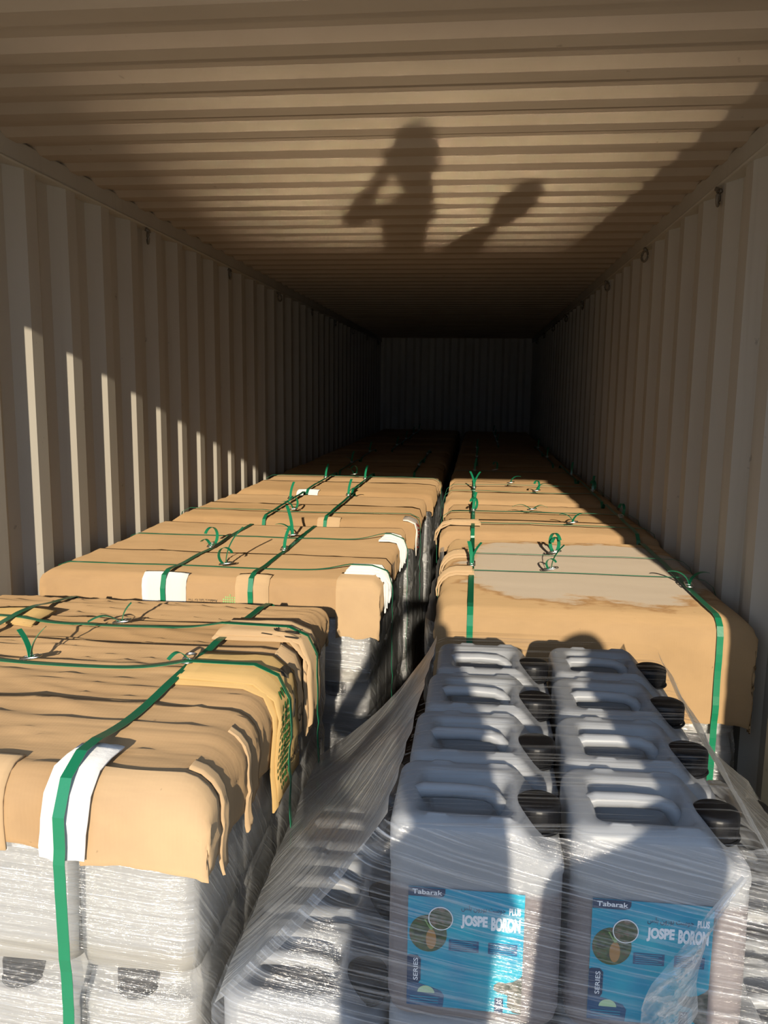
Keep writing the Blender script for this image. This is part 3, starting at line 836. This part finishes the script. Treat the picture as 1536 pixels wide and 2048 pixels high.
U = ('up', 1.3, .10); CU = ('curl', 1.0, .17); A = ('arc', .4, .10); B = ('arc', 2.9, .09)
L3 = Load('third left load', -1.12, .06, 3.84, 4.78, .972, .004, 7, 1.2, 3, .022)
c3 = simple_load(L3, ('torn brown cardboard cover of the third load in the left row', 'green strap lengthwise on the third left load, %s one', 'green strap crosswise on the third left load, %s one'),
            ((4.02, -.56, (CU, B)),), ((-.66, 4.40, (U,)), (-.36, 4.55, (U, A))), M_card, 'third left load', .10, 2, 'green packing straps round the third left load')
pad(L3, 'front', -.345, .11, .05, .11, .016, M_card2, 'brown corrugated pad on the front edge of the third left load')
rp = pad(L3, 'right', 3.93, .13, .05, .14, .016, M_tape, 'torn paper label with red stripes on the third left load corner', name='torn_label', cat='label')
sr = surf_pad(L3, 'right', 3.93, .13, .05, .14, .0215)
rv_ = []; rf_ = []
for k in range(7):
    n0 = len(rv_); b = .25+.09*k
    rv_ += [tuple(sr(.15, b)), tuple(sr(.15, b+.045)), tuple(sr(.85, b+.14)), tuple(sr(.85, b+.095))]; rf_.append([n0, n0+1, n0+2, n0+3])
obj('red_stripes', mesh('red_stripes', rv_, rf_, M_red), rp)['label'] = 'red printed stripes'
L4 = Load('fourth left load', -1.11, .09, 4.88, 5.93, .972, .004, 7, 1.2, 4, .025)
simple_load(L4, ('brown cardboard cover of the fourth load in the left row, half sunlit', 'green strap lengthwise on the fourth left load, %s one', 'green strap crosswise on the fourth left load, %s one'),
            ((5.70, -.50, (CU, B)),), ((-.665, 5.50, (U,)), (-.387, 5.45, (U,))), M_card, 'fourth left load', .08, 2, 'green packing straps round the fourth left load')
pad(L4, 'front', -.665, .13, .08, .07, .016, M_white, 'small white board pad on the front edge of the fourth left load')

# right row
R1 = Load('first right load', .245, 1.155, 2.36, 3.55, .968, .0016, 3.2, 1.2, 21, .05)
M_dust = card_mat('kraft_cardboard_dusty', (.395, .26, .132), (.33, .215, .105), (.74, 2.98, .43, .50))
cr1 = cover_root(R1, 'dusty cardboard cover with deep front flap on the first right load')
sheet(R1, R1.x0, R1.x1, R1.y0, R1.y1, .05, .24, .285, .05, M_dust, cr1, 0, 21, jag=.03, res=.02)
GR = 'green packing straps round the first right load'
GRP = 'folded cardboard pads on the left edge of the first right load'
pad(R1, 'left', 2.84, .10, .11, .06, .012, M_card2, 'folded cardboard pad on the left edge of the first right load, nearer one', layers=2, group=GRP)
pad(R1, 'left', 3.14, .11, .09, .06, .012, M_card2, 'folded cardboard pad on the left edge of the first right load, farther one', layers=2, group=GRP)
strap(R1, 'y', .345, 'green strap lengthwise along the left of the first right load', GR, .012, .55, .05, .018, 2.92, (('up', 1.9, .09), ('up', .5, .09)))
strap(R1, 'y', 1.055, 'green strap lengthwise along the right of the first right load', GR, .012, .55, .05, .018, 2.72, (('arc', .3, .10), ('arc', 2.8, .10)))
strap(R1, 'x', 2.835, 'thin strap crosswise over the dusty cover, nearer one', GR, .020, .2, .3, .005, .62, (('up', .1, .10), ('curl', 2.6, .10)))
strap(R1, 'x', 3.14, 'thin strap crosswise over the dusty cover, farther one', GR, .020, .2, .3, .005, .66, (('curl', 2.0, .20), ('curl', 1.0, .16)))
for k in range(4):
    for ti in (0, 1, 2):
        jerrycan((R1.x1-.135-.215*k, R1.y0+.147, TIERL[ti]), -PI/2,
                 'white jerrycan %s from the right, %s tier, first right load' % (('first', 'second', 'third', 'fourth')[k], tier_name[ti]), 'jerrycans in the first right load', False)
slip('wooden slip pallet under the first right load', R1.x0, R1.x1, R1.y0, R1.y1)
film_skirt('crinkled stretch film below the flap of the first right load', R1.x0-.035, R1.x1-.02, R1.y0+.004, R1.y1, -.02, .93,
           {'left': M_film_d, 'front': M_film_h, 'right': M_film_h}, .05, ((.632, .012),), .008, 5)
R2 = Load('second right load', .21, 1.15, 3.62, 4.60, .968, .004, 8, .8, 22, .035)
simple_load(R2, ('brown layered cardboard cover of the second load in the right row', 'green strap lengthwise on the second right load, %s one', 'green strap crosswise on the second right load, %s one'),
            ((3.80, .80, (A, B)), (4.18, .64, (('lie', .2, .08), ('lie', 2.9, .10)))), ((.345, 4.12, (U, CU)), (1.06, 4.05, (CU,))), M_card, None, .05, 3, 'green packing straps round the second right load')
pad(R2, 'left', 3.80, .11, .17, .05, .03, M_card2, 'folded cardboard pad on the left edge of the second right load', layers=2)
R3 = Load('third right load', .19, 1.14, 4.66, 5.76, .968, .004, 8, .8, 23, .035)
simple_load(R3, ('brown cardboard cover of the third load in the right row, partly sunlit', 'green strap lengthwise on the third right load, %s one', 'green strap crosswise on the third right load, %s one'),
            ((5.0, .72, (CU, A)), (5.36, .58, (A,))), ((.345, 5.10, (('up', 2.2, .11), ('up', .7, .11))), (1.06, 5.05, (CU, U))), M_card, None, .05, 3, 'green packing straps round the third right load')
R4 = Load('fourth right load', .18, 1.13, 5.84, 6.94, .968, .004, 7, .8, 24, .035)
simple_load(R4, ('brown cardboard cover of the fourth right load at the edge of the shade', 'green strap lengthwise on the fourth right load, %s one', 'green strap crosswise on the fourth right load, %s one'),
            ((6.3, .50, (CU,)),), ((.345, 6.2, (U,)), (1.05, 6.1, (U,))), M_card, None, .05, 2, 'green packing straps round the fourth right load')
ords = ('fifth', 'sixth', 'seventh', 'eighth', 'ninth', 'tenth')
for k in range(6):
    y0 = 6.05+1.15*k
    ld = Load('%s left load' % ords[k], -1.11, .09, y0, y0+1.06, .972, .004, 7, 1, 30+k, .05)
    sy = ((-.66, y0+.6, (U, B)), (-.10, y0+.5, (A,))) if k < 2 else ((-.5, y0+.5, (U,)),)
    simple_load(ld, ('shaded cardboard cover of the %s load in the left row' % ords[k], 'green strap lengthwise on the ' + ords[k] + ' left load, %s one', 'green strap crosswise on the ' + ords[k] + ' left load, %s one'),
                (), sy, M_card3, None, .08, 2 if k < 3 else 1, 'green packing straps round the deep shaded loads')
    if k < 5:
        y0 = 7.02+1.15*k
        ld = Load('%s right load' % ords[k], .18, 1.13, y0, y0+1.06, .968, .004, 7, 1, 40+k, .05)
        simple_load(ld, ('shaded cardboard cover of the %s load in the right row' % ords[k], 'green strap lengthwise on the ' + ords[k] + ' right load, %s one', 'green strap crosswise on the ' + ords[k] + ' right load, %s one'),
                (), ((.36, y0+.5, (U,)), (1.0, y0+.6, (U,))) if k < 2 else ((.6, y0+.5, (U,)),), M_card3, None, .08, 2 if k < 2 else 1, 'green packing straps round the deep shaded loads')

# ------------------------------------------------------------------ the jerrycan stack in front on the right
PX, PY = .2705, .2215
FX, FY = .2305, 1.130                        # left edge and front of the top layer
SK = .012                                    # slight skew of the rows towards the right
nthr = ('front', 'second', 'third', 'rear')
for r_ in range(4):
    for c in range(2):
        j = jerrycan((FX+PX*(c+.5)+SK*r_, FY+CB+PY*r_+.006*c, TIER[2]), random.uniform(-.012, .012),
                     ('labelled milky jerrycan at the front of the top layer, %s one' % ('left', 'right')[c]) if r_ == 0 else
                     'milky jerrycan with black cap in the top layer, %s row, %s column' % (nthr[r_], ('left', 'right')[c]), 'jerrycans in the top layer of the open stack')
        if r_ == 0: can_label(j)
for ti in (1, 0):
    for r_ in range(4):
        for c in range(4):
            if ti == 0 and c not in (0, 3) and r_ > 0: pass
            jerrycan((FX+PX*(c-.5)+SK*r_*.6, FY+.012+CB+PY*r_, TIER[ti]), random.uniform(-.012, .012),
                     'jerrycan in %s layer of the open stack, %s row, %s column' % (('bottom', 'middle')[ti], nthr[r_], ('left outer', 'left inner', 'right inner', 'right outer')[c]),
                     'jerrycans in the lower layers of the open stack')
LX0, LX1 = FX-PX-.006, FX+3*PX+.012
LY0, LY1 = FY-.004, FY+4*PY+.02
slip('wooden slip pallet under the open jerrycan stack', LX0, LX1, LY0+.02, LY1)
film = empty('stretch_film', (0, 0, 0)); tag(film, 'clear stretch film tented over the two-layer jerrycan stack with blue labels', 'film')
TX0, TX1 = FX-.004, FX+2*PX+.006; TZ = .655+CH+.005; TL = .325+CH-.010
TYB = FY+4*PY+.008
def grid(fn, nu, nv, m, name, seed, amp=.004, uvs=None):
    G = []; UV = []
    for j in range(nv+1):
        for i in range(nu+1):
            G.append(fn(i/nu, j/nv)); UV.append(uvs(i/nu, j/nv) if uvs else (i/nu, j/nv))
    return film_side(G, nu, nv, m, name, film, UV, amp, seed)
def lerp(a, b, s): return a+(b-a)*s
yf_ = FY-.005
# front: flat in front of the top cans, flaring out to the lower layer's corners below their shoulders
def ffront(u, v):
    z = lerp(-.02, TZ-.012, v)
    k = sstep(TL+.02, TZ, z)
    xl = lerp(LX0, TX0+.012, k if z > TL else 0); xr = lerp(LX1, TX1-.012, k if z > TL else 0)
    if z > TL: q = (z-TL)/(TZ-TL); xl = lerp(LX0, TX0+.010, q); xr = lerp(LX1, TX1-.010, q)
    x = lerp(xl, xr, u); y = yf_
    e = min(x-xl, xr-x)
    if e < .045: y += .018*(1-e/.045)**2
    y += -.0025
    return (x, y, z)
grid(ffront, 64, 40, M_film_f, 'front_film', 3, .004, lambda u, v: (u*1.08, v*.9))
def fleft(u, v):                              # u: front -> back, v: bottom of slope -> top edge
    y = lerp(yf_+.015, LY1, u); yt = lerp(yf_+.015, TYB+.01, u)
    xb = LX0+.002; xt = TX0+.004+SK*3*u
    sag = .035*math.sin(PI*v)*(.55+.45*math.sin(u*9))
    return (lerp(xb, xt, v)+sag*.5, lerp(y, yt, v), lerp(TL, TZ, v)-sag)
grid(fleft, 40, 20, M_film_t, 'slanting_film', 4, .007, lambda u, v: (u*.9, v*.45))
def fright(u, v):
    y = lerp(yf_+.015, LY1, u); yt = lerp(yf_+.015, TYB+.01, u)
    xb = LX1-.002; xt = TX1-.002+SK*3*u
    sag = .030*math.sin(PI*v)
    return (lerp(xb, xt, v)-sag*.5, lerp(y, yt, v), lerp(TL, TZ-.012, v)-sag)
grid(fright, 40, 20, M_film_t, 'slanting_film', 5, .007, lambda u, v: (u*.9, v*.45))
def ftop(u, v):
    x = lerp(TX0+.004+SK*3*v, TX1-.002+SK*3*v, u); y = lerp(yf_+.004, TYB+.01, v)
    zz = TZ+.002-.004*abs(math.sin(PI*4*v))
    e = min(u, 1-u)
    if e < .06: zz -= .010*(1-e/.06)**2
    if v < .03: zz -= .012*(1-v/.03)
    return (x, y, zz)
grid(ftop, 36, 48, M_film_top, 'top_film', 6, .002, lambda u, v: (u*.55, v*.9))
def fside(x):
    def fn(u, v): return (x, lerp(yf_+.015, LY1, u), lerp(-.02, TL, v))
    return fn
grid(fside(LX0), 36, 16, M_film_d, 'side_film', 7, .005, lambda u, v: (u*.9, v*.6))
grid(fside(LX1), 36, 16, M_film_d, 'side_film', 8, .005, lambda u, v: (u*.9, v*.6))
# gathered rope of film across the right-hand label
M_rope = film_mat('stretch_film_gathered', (40, 9), .5, .12, .60, (.78, .80, .82), .12, .9)
G = []; UV = []
ctrl = [(.742, .940, .004), (.715, .890, .007), (.690, .845, .012), (.676, .805, .022), (.660, .765, .032), (.650, .720, .040), (.640, .680, .036), (.632, .630, .030), (.625, .55, .024)]
NV, NU = 40, 12
for j in range(NV+1):
    s = j/NV*(len(ctrl)-1); k = min(int(s), len(ctrl)-2); f = s-k
    cx, cz, wd = (lerp(ctrl[k][q], ctrl[k+1][q], f) for q in range(3))
    for i in range(NU+1):
        a = i/NU*2-1
        G.append((cx+a*wd, yf_-.006-.012*(1-a*a)*(1+.6*pnoise(Vector((i*.7, j*.5, 3)))), cz)); UV.append((a*wd+.5, cz))
film_side(G, NU, NV, M_rope, 'gathered_film', film, UV, .009, 9)

# ------------------------------------------------------------------ two people outside the doorway, whose shadows fall inside
def person(name, joints, bones, hair, mats, label, loc):
    root = empty(name, loc); tag(root, label, 'person')
    me = bpy.data.meshes.new('body'); me.from_pydata([j[0] for j in joints], bones, [])
    o = obj('body', me, root); me.materials.append(mats[0])
    md = o.modifiers.new('skin', 'SKIN'); md.use_smooth_shade = True
    for k, j in enumerate(joints):
        r = j[1]; me.skin_vertices[0].data[k].radius = r if isinstance(r, tuple) else (r, r)
    me.skin_vertices[0].data[0].use_root = True
    sb = o.modifiers.new('smooth', 'SUBSURF'); sb.levels = 2; sb.render_levels = 2
    return root, o
M_shirt = mat('shirt_cloth', (.14, .16, .20), .85); M_skin = mat('skin', (.32, .19, .12), .5); M_hair = mat('dark_hair', (.012, .01, .008), .6)
M_phone = mat('phone_black', (.01, .01, .012), .25)
def head(root, c, tilt, s=1.0):
    bm = bmesh.new(); bmesh.ops.create_uvsphere(bm, u_segments=24, v_segments=18, radius=.1)
    for v in bm.verts:
        v.co.z *= 1.18; v.co.x *= .80; v.co.y *= .95
        if v.co.y > .05 and v.co.z < -.03: v.co.y += .012
        if v.co.z < -.06: v.co.x *= .82
        if abs(v.co.x) < .014 and v.co.y > .07 and -.045 < v.co.z < .01: v.co.y += .018
    me = bpy.data.meshes.new('head'); bm.to_mesh(me); bm.free(); me.materials.append(M_skin)
    me.polygons.foreach_set('use_smooth', [True]*len(me.polygons))
    o = obj('head', me, root, c); o.rotation_euler = tilt; o.scale = (s, s, s)
    bm = bmesh.new(); bmesh.ops.create_uvsphere(bm, u_segments=20, v_segments=14, radius=.108)
    bmesh.ops.delete(bm, geom=[v for v in bm.verts if v.co.z < -.02+.5*max(0, v.co.y)], context='VERTS')
    for v in bm.verts: v.co.z = v.co.z*1.16+.006; v.co.x *= .82; v.co.y = v.co.y*.95-.008
    mh = bpy.data.meshes.new('hair'); bm.to_mesh(mh); bm.free(); mh.materials.append(M_hair)
    obj('hair', mh, o)
    for sx in (-1, 1):
        V = []; Fc = []; tube_vf([(sx*.078, -.005, -.02), (sx*.088, -.008, 0), (sx*.084, -.01, .022)], .012, V, Fc, 8); obj('ear', mesh('ear', V, Fc, M_skin, True), o)
        V = []; Fc = []; tube_vf([(sx*.03, .080, .008), (sx*.03, .086, .008)], .012, V, Fc, 10); obj('eye', mesh('eye', V, Fc, M_lw, True), o)
    return o
def hand(root, wrist, tip_dir, side_dir, curl):
    """palm and five fingers, each a short tapering chain, curled towards curl"""
    e = None; V = []; Fc = []
    wv, td, sd, cd = Vector(wrist), Vector(tip_dir).normalized(), Vector(side_dir).normalized(), Vector(curl).normalized()
    tube_vf([wv, wv+td*.03, wv+td*.075, wv+td*.088], [.022, .034, .036, .026], V, Fc, 12, False, .7)
    for k, (o_, ln) in enumerate(((-.027, .072), (-.009, .082), (.009, .077), (.026, .062))):
        b = wv+td*.075+sd*o_
        tube_vf([b, b+td*ln*.4+cd*ln*.10, b+td*ln*.68+cd*ln*.42, b+td*ln*.62+cd*ln*.78], [.0092, .0088, .0082, .0065], V, Fc, 8)
    b = wv+td*.03-sd*.03
    tube_vf([b, b+td*.03-sd*.022+cd*.008, b+td*.052-sd*.026+cd*.028], [.0115, .0105, .008], V, Fc, 8)
    return obj('hand', mesh('hand', V, Fc, M_skin, True), root)
# photographer: stands side-on, both arms raised with the phone, left elbow out
pj = [((.385, -.46, .82), (.13, .12)), ((.385, -.46, 1.00), (.128, .115)), ((.39, -.45, 1.20), (.13, .12)), ((.41, -.44, 1.33), (.075, .075)), ((.418, -.43, 1.40), (.05, .05)),
      ((.36, -.45, .44), .068), ((.35, -.46, .08), .045), ((.35, -.38, .04), .040), ((.50, -.47, .44), .068), ((.51, -.48, .08), .045), ((.51, -.40, .04), .040),
      ((.30, -.43, 1.29), .055), ((.10, -.36, 1.24), .044), ((.25, -.13, 1.49), .032),
      ((.47, -.42, 1.28), .05), ((.475, -.25, 1.28), .040), ((.44, -.12, 1.49), .032)]
pb = [(0,1),(1,2),(2,3),(3,4),(0,5),(5,6),(6,7),(0,8),(8,9),(9,10),(2,11),(11,12),(12,13),(2,14),(14,15),(15,16)]
ph, pbod = person('person', pj, pb, None, (M_shirt,), 'person outside the doorway in dark clothes raising a phone, shadow with bent elbow on ceiling', (0, 0, 0))
head(ph, (.415, -.42, 1.485), (-.1, 0, 0))
hand(ph, (.25, -.13, 1.49), (.25, .65, .72), (-.2, .75, -.6), (1, -.1, -.1)); hand(ph, (.44, -.12, 1.49), (-.25, .6, .75), (.2, .75, -.6), (-1, -.1, -.1))
V = []; Fc = []; box_vf(-.076, .076, -.004, .004, -.036, .036, V, Fc)
po = obj('phone', mesh('phone', V, Fc, M_phone)); po.location = (.34723, -.045, 1.60); po.rotation_euler = (-.15, 0, .11)
md = po.modifiers.new('edge', 'BEVEL'); md.width = .003; md.segments = 3
tag(po, 'black phone held up by the person outside the doorway', 'phone')
# companion: leaning to the right, side-on
qj = [((.635, .02, .80), (.135, .13)), ((.645, .02, .96), (.14, .125)), ((.66, .01, 1.13), (.14, .125)), ((.745, .01, 1.25), (.055, .07)), ((.775, .01, 1.31), (.045, .045)),
      ((.62, .04, .42), .065), ((.62, .02, .08), .044), ((.62, .10, .04), .038), ((.72, .0, .42), .065), ((.73, -.04, .08), .044), ((.73, .04, .04), .038),
      ((.575, .10, 1.16), .05), ((.555, .16, .93), .042), ((.62, .26, .84), .032), ((.75, -.10, 1.15), .05), ((.77, -.16, .92), .042), ((.76, -.08, .74), .032)]
qb = [(0,1),(1,2),(2,3),(3,4),(0,5),(5,6),(6,7),(0,8),(8,9),(9,10),(2,11),(11,12),(12,13),(2,14),(14,15),(15,16)]
q, qbod = person('person', qj, qb, None, (M_shirt,), 'second shorter person outside the doorway leaning right, head shadow on ceiling and cardboard', (0, 0, 0))
head(q, (.81, .015, 1.41), (0, .38, 0)); hand(q, (.62, .26, .84), (.1, .6, -.75), (1, 0, 0), (0, .3, -.9)); hand(q, (.76, -.08, .74), (0, .25, -1), (1, 0, 0), (0, .9, -.2))
